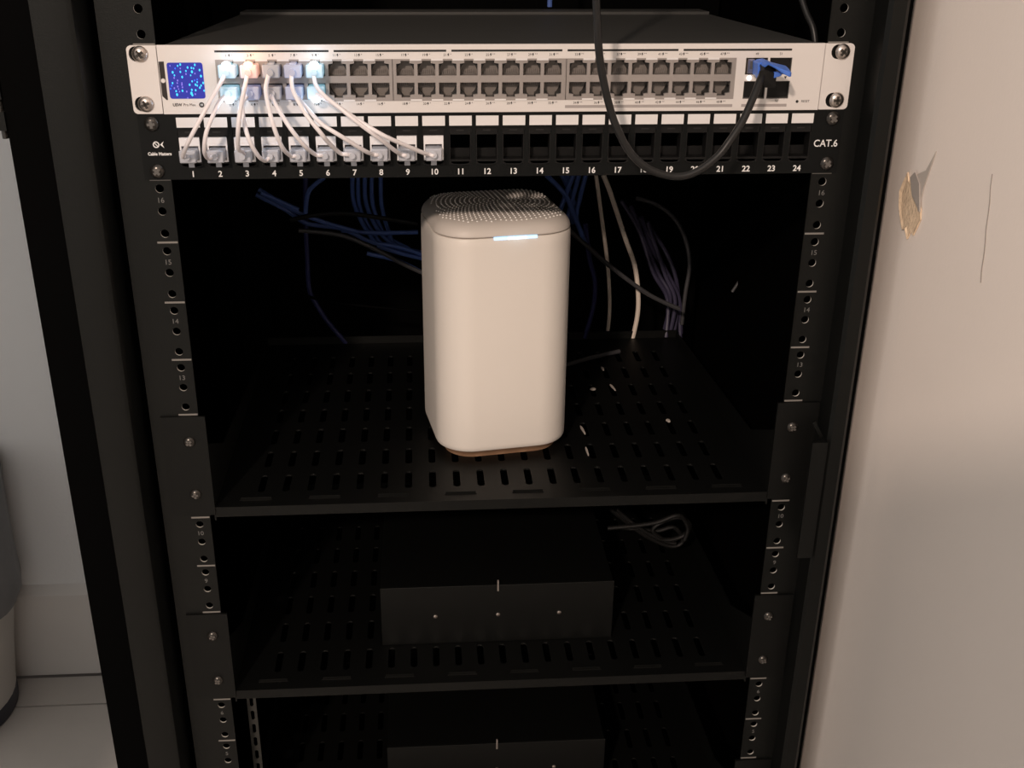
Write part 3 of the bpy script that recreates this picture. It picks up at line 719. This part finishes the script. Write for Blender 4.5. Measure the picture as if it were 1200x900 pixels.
# ================================================================ vented shelves
def slot(cx, cy, hx, hy): return rrect(cx, cy, hx, hy, min(hx, hy) * .9, 3)
tr = MB(); T = 1.5
PX_ = 19.65; xs = [-186.7 + PX_ * i for i in range(20)]
def trayz(mb):
    L0 = xs[0] - PX_ / 2; L1 = xs[-1] + PX_ / 2
    rows = [(22 + 42.6 * k, 50.5 + 42.6 * k) for k in range(7)]
    for r, (a, c) in enumerate(rows):
        for x in xs: mb.holed(x - PX_ / 2, x + PX_ / 2, (a + c) / 2 - 21.3, (a + c) / 2 + 21.3, slot(x, (a + c) / 2, 2.9, 14.2), -T, 0, BLACK, ax='z')
    yb = rows[-1][0] + 14.25 + 21.3
    mb.box(L0, L1, yb, 345, -T, 0, BLACK)
    mb.box(-220, L0, 14.9, 345, -T, 0, BLACK); mb.box(L1, 220, 14.9, 345, -T, 0, BLACK)
    W = 54.0
    for k in range(8):
        x = -189 + W * k
        mb.holed(x - W / 2, x + W / 2, 3, 14.95, slot(x, 9.2, 12.8, 1.1), -T, 0, BLACK, ax='z')
    mb.box(-220, -216, 3, 14.95, -T, 0, BLACK); mb.box(216, 220, 3, 14.95, -T, 0, BLACK)
    mb.box(-220, 220, -1.0, 3, -T, 0, BLACK)
    mb.box(-220, 220, -1.0, 0.6, -8.6, -T, BLACK)
    mb.box(-220, 220, 343.5, 345, 0, 8, BLACK)
trayz(tr); TRM = tr.mesh('tray')
wl = MB()                            # raised lips behind the wide slots
wl.box(-12, 12, 10.8, 12.0, 0, 1.6, BLACK); WLM = wl.mesh('slot_lip')
er = {}
for s in (-1, 1):
    b = MB(); x0, x1 = sorted((s * 219.0, s * 252.0))
    b.box(x0, x1, -2.4, -0.02, 3.2, 2 * U - 1, BLACK)
    er[s] = b.mesh('mounting_ear')
    g = MB(); xg = s * 219.0; g0, g1 = sorted((xg, xg + s * 1.4))
    hol = []
    g.add([(g0, 0.0, 55), (g0, 0.0, -12), (g0, 60, -12), (g0, 345, 0), (g0, 345, 6), (g0, 60, 26),
           (g1, 0.0, 55), (g1, 0.0, -12), (g1, 60, -12), (g1, 345, 0), (g1, 345, 6), (g1, 60, 26)],
          [(0, 1, 2, 3, 4, 5), (11, 10, 9, 8, 7, 6)] + [(i, (i + 1) % 6, (i + 1) % 6 + 6, i + 6) for i in range(6)], BLACK)
    er[s * 2] = g.mesh('side_gusset')
def shelf(n, label):
    z = n * U + 9.0
    s_ = empty('vented_shelf', (0, 0, z)); tag(s_, label, 'shelf', 'black vented rack shelves')
    inst('tray', TRM, s_)
    for k in range(8): inst('slot_lip', WLM, s_, (-189 + 54 * k, 0, 0))
    for s in (-1, 1):
        inst('mounting_ear', er[s], s_, (0, 0, -9)); inst('side_gusset', er[2 * s], s_, (0, 0, -9 if False else 0))
        for zz in (67.2, 22.0): inst('screw', SCS, s_, (s * 232.4, -2.4, zz - 9), (0, random.uniform(-.6, .6), 0))
    return s_, z
sh1, Z1S = shelf(10, 'top black vented shelf, carrying the white router')
sh2, Z2S = shelf(6, 'middle black vented shelf below the router, carrying a low dark box')
sh3, Z3S = shelf(2, 'lowest black vented shelf at the bottom edge of the photo')

# low dark boxes on the two lower shelves
def dark_box(z, label):
    o = empty('equipment_box', (6.5, 54, z)); tag(o, label, 'equipment box', 'low dark boxes on the lower shelves')
    b = MB(); b.box(-103, 103, 1.4, 190, 0.2, 60, BLACK); b.build('body', o, bevel=.8)
    b = MB(); b.box(-103.5, 103.5, 0, 1.4, 0.2, 60.5, BLACK); b.build('front_panel', o, bevel=.4)
    for x in (-55.6, 0.2, 55): inst('screw', bm_s, o, (x, 0, 29.5))
    b = MB(); b.box(-.7, .7, -1.6, 0, 55, 66, JACKM); b.build('glint_tab', o)  # thin pale tab standing in for a glint at the box's top edge
    return o
b = MB(); b.loft([[(r * math.cos(2 * PI * k / 10), y, r * math.sin(2 * PI * k / 10)) for k in range(10)] for y, r in ((0, 1.9), (-.8, 1.8), (-1.2, 1.0))], STEEL); bm_s = b.mesh('small_screw', smooth=True)
dark_box(Z2S, 'low dark box on the middle shelf with three small bright screws across its front')
dark_box(Z3S, 'low dark box on the lowest shelf, only its top edge in the photo')
# bright slotted strip at the lower left, behind the rail
b = MB()
st = empty('slotted_strip', (-214, 30, 96)); tag(st, 'narrow slotted metal strip hanging at lower left behind the numbered rail', 'strip')
for i in range(10):
    z = 100 + i * 15; b.holed(-218, -210, z - 7.5, z + 7.5, rrect(-214, z, 1.6, 5, 1.4, 2), 34, 35.2, mat('dull_strip', (.05, .05, .045), .4, .4) if i == 0 else b.ms[0])
b.box(-218, -210, 34, 35.2, 250, 262, b.ms[0])
b.box(-218, -210, 34, 35.2, 88, 92.5, b.ms[0])
lp(b, 'strip', st)

# ================================================================ the white router
RZ = Z1S
ro = empty('mesh_router', (6.5, 126, RZ)); ro.rotation_euler = (0, 0, math.radians(9))
tag(ro, 'tall white rounded router with dotted top and blue light bar, on the top shelf', 'router')
H = 56.7
def sq(inset, z, r=30, n=10):
    h = H - inset; rr = max(r - inset * .8, 4)
    return [(x, y, z) for x, y in rrect(0, 0, h, h, rr, n)]
b = MB(); b.loft([sq(8, .1), sq(7.2, 3.0), sq(4, 6.0), sq(2.2, 8.2)], FOOT); b.build('foot', ro, smooth=True)
b = MB(); b.loft([sq(2.4, 8.0), sq(1.0, 8.5), sq(.2, 10), sq(0, 13), sq(0, 60), sq(0, 120), sq(0, 185), sq(.2, 192), sq(.9, 193.0), sq(3, 193.2)], ROUT); b.build('body', ro, smooth=True)
b = MB(); b.loft([sq(2.2, 192.6), sq(2.2, 194.2)], GROOVE); b.build('seam', ro, smooth=True)
b = MB(); b.loft([sq(2.6, 193.8), sq(1.0, 194.0), sq(.5, 194.8), sq(.9, 197.0), sq(2.4, 200), sq(4.8, 202.6), sq(8.2, 204.6), sq(12.5, 205.7), sq(20, 206.2), sq(34, 206.6), sq(50, 206.8)], CAPM)
cap_ = b.build('top_cap', ro, smooth=True)
def capz(x, y):
    best = 0
    h = max(abs(x), abs(y)); r = 30
    ax, ay = abs(x) - (H - r), abs(y) - (H - r)
    d = math.hypot(max(ax, 0), max(ay, 0)) if ax > 0 and ay > 0 else max(ax, ay)
    ins = r - d
    tb = [(.9, 197.0), (2.4, 200), (4.8, 202.6), (8.2, 204.6), (12.5, 205.7), (20, 206.2), (34, 206.6), (57, 206.8)]
    for (i0, z0), (i1, z1) in zip(tb, tb[1:]):
        if ins <= i1: return ins, z0 + (z1 - z0) * max(0, ins - i0) / (i1 - i0)
    return ins, 206.8
b = MB(); dn = 0
for k in range(1, 19):
    R = 3.9 * k; cnt = int(2 * PI * R / 4.1)
    for j in range(cnt):
        a = 2 * PI * (j + .5 * (k % 2)) / cnt
        x, y = 8 + R * math.cos(a), 6 + R * math.sin(a)
        if max(abs(x), abs(y)) > H - 3: continue
        ins, z = capz(x, y)
        if ins < 7.5: continue
        b.loft([[(x + .95 * math.cos(t_ * PI / 3), y + .95 * math.sin(t_ * PI / 3), z - .3) for t_ in range(6)], [(x + .6 * math.cos(t_ * PI / 3), y + .6 * math.sin(t_ * PI / 3), z + .55) for t_ in range(6)]], DOTM, False, True); dn += 1
o = b.build('grille_dots', cap_); tag(o, kind='stuff')
b = MB(); fy = -H
b.loft([[(x, y, z) for y, z in ((fy + 1.5, 191.6), (fy - .15, 191.6), (fy + .05, 193.7), (fy + 1.5, 193.8))] for x in (-13, -4, 0, 22)], LBAR)
b2 = MB(); b2.box(-1.5, 13, fy - .35, fy + 1.0, 191.8, 193.5, LBARC)
lbq = b.build('light_bar', ro); b2.build('light_bar_centre', lbq)
rl = bpy.data.lights.new('router_glow', 'POINT'); rl.energy = .0004; rl.color = (.5, .8, 1); rl.shadow_soft_size = .004
ro_l = bpy.data.objects.new('router_glow', rl); COL.objects.link(ro_l); ro_l.parent = ro; ro_l.location = (.006, -.066, .1925)

# ================================================================ cables behind
def cable(pts, r, m, label, group=None, name='network_cable', n=8):
    b = MB(); P = list(pts)
    c = b.tube(P, r, m, n, 6).build(name, smooth=True)
    tag(c, label, 'cable', group); return c
BL = ['longest lit blue cable slanting down from the far left behind the shelf', 'lower blue cable of the slanting pair, reaching almost to the router', 'short blue cable stub at the start of the slanting left cables',
      'blue cable end showing just below socket number 6',
      'leftmost blue cable hanging below socket number 7', 'second blue cable from the left hanging below sockets 7 and 8', 'middle blue cable hanging below sockets 7 and 8',
      'fourth blue cable hanging below sockets 7 and 8, bending right furthest', 'rightmost blue cable hanging below socket number 8',
      'upper blue cable running level into the left side of the router', 'blue cable just under the upper one at the left side of the router', 'lowest, separate blue cable slanting into the left side of the router',
      'dim blue cable crossing level behind the hanging blue bundle']
for i, p in enumerate(REAR['blue']):
    cable(p, 2.3, CBLUE, BL[i], 'blue cables hanging behind sockets 7 and 8' if 4 <= i < 9 else ('blue cables behind the left of the router' if i > 8 else 'blue cables slanting at the left' if i < 3 else None))
cable(REAR['navy'][0], 2.6, CNAVY, 'navy cable hanging alone below socket number 5 and bending right')
cable(REAR['navy'][1], 2.6, CNAVY, 'navy cable bowing down just right of the router')
BR = ['blue cable running down right from behind the router top to the black cable', 'left of the blue cables leaning in to the router top', 'second blue cable leaning left toward the router top',
      'rightmost blue cable hanging straight below socket number 16', 'short blue cable crossing the tangle from upper left', 'short steep blue cable in the middle of the tangle above the router shoulder']
for p, l in zip(REAR['bluer'], BR): cable(p, 2.5, CBLUE, l, 'blue cables right of the router')
cable(REAR['white'][0], 2.1, CWHITE, 'left of the two cream cables hanging right of the router')
cable(REAR['white'][1], 2.5, CWHITE, 'right of the two cream cables hanging right of the router')
bl = ['thin black cable arching level at the left behind the shelf', 'brownish black cable sagging to the router from the left', 'black cable slanting across in front of both cream cables',
      'black cable lying low and level near the shelf back at left', 'short black cable end lying on the shelf right of the router']
for p, l in zip(REAR['black'], bl):
    if 'lying on the shelf' in l: p = [(x, y + 0, Z1S + 2.6) for x, y, z in p]; p = [(75, 262, Z1S + 2.6), (92, 268, Z1S + 2.6), (118, 284, Z1S + 2.6), (150, 300, Z1S + 2.6)]
    cable(p, 1.5 if 'shelf back' in l else 2.3, DARKIN if 'shelf back' in l else CABBI if 'arching' in l else CGREY, l, None, 'power_cable')
for i, p in enumerate(REAR['purple']):
    if i: p = [(x + random.uniform(-4, 4), y + random.uniform(-8, 8), z + random.uniform(-5, 5)) for x, y, z in p]
    cable(p, 2.2, CGREY if i == 0 else CPURP, 'grey cable arching widest at the right of the violet bundle' if i == 0 else '%s violet-grey cable of the hanging bundle right of the cream cables' % ['', 'leftmost', 'second', 'third', 'fourth', 'fifth', 'rightmost'][i], None if i == 0 else 'violet-grey cables hanging at right')
cable(REAR['right'][0], 1.6, CGREY, 'short thin dark cable alone in the far right of the upper bay')
for i, p in enumerate(REAR['coil']):
    cable(p, 2.2, CABBI, ['widest black loop of the coil under the top shelf', 'black cord crossing the coil under the top shelf, lying lowest', 'top black strand of the coil under the top shelf'][i], 'black cords coiled under the top shelf', 'power_cable')
cable([(71.5, 330, 900), (71.8, 330, 860), (71.5, 330, 795)], 2.4, CBLUE, 'blue cable hanging behind the silver switch at the top edge')
SCRAP_GLINT = mat('pale_scrap_and_glint', (0.42, 0.38, 0.34), 0.7)  # slivers are slot-edge glints shaped as pale pieces; rounder bits are scraps
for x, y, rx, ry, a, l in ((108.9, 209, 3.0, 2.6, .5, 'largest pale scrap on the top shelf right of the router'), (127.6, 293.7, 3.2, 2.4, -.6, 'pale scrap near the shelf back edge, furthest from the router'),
                           (125.9, 259.4, 1.3, 5.0, .1, 'thin pale glint lying just in front of the rearmost scrap'), (128.6, 212, 1.0, 8.0, .2, 'thin pale sliver of glint beside the largest scrap'),
                           (86.4, 119.4, 1.1, 9.0, .12, 'long pale sliver of glint close to the right side of the router'), (84.3, 77.5, 0.9, 8.5, .02, 'pale sliver of glint nearest the front edge of the top shelf'),
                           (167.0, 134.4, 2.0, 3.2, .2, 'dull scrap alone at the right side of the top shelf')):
    bm_ = MB(); bm_.loft([[(rx * q * (1 + .2 * math.sin(k * 2.3)) * math.cos(2 * PI * k / 9), ry * q * math.sin(2 * PI * k / 9), z) for k in range(9)] for q, z in ((1, 0.02), (1, .8), (.6, 1.5))], SCRAP_GLINT)
    mm = bm_.build('scrap_and_glint', loc=(x, y, Z1S)); mm.rotation_euler = (0, 0, a)
    tag(mm, l, 'scrap', 'pale scraps and glints on the top shelf')
flush_text()
print('dots', dn, 'objects', len(bpy.data.objects))
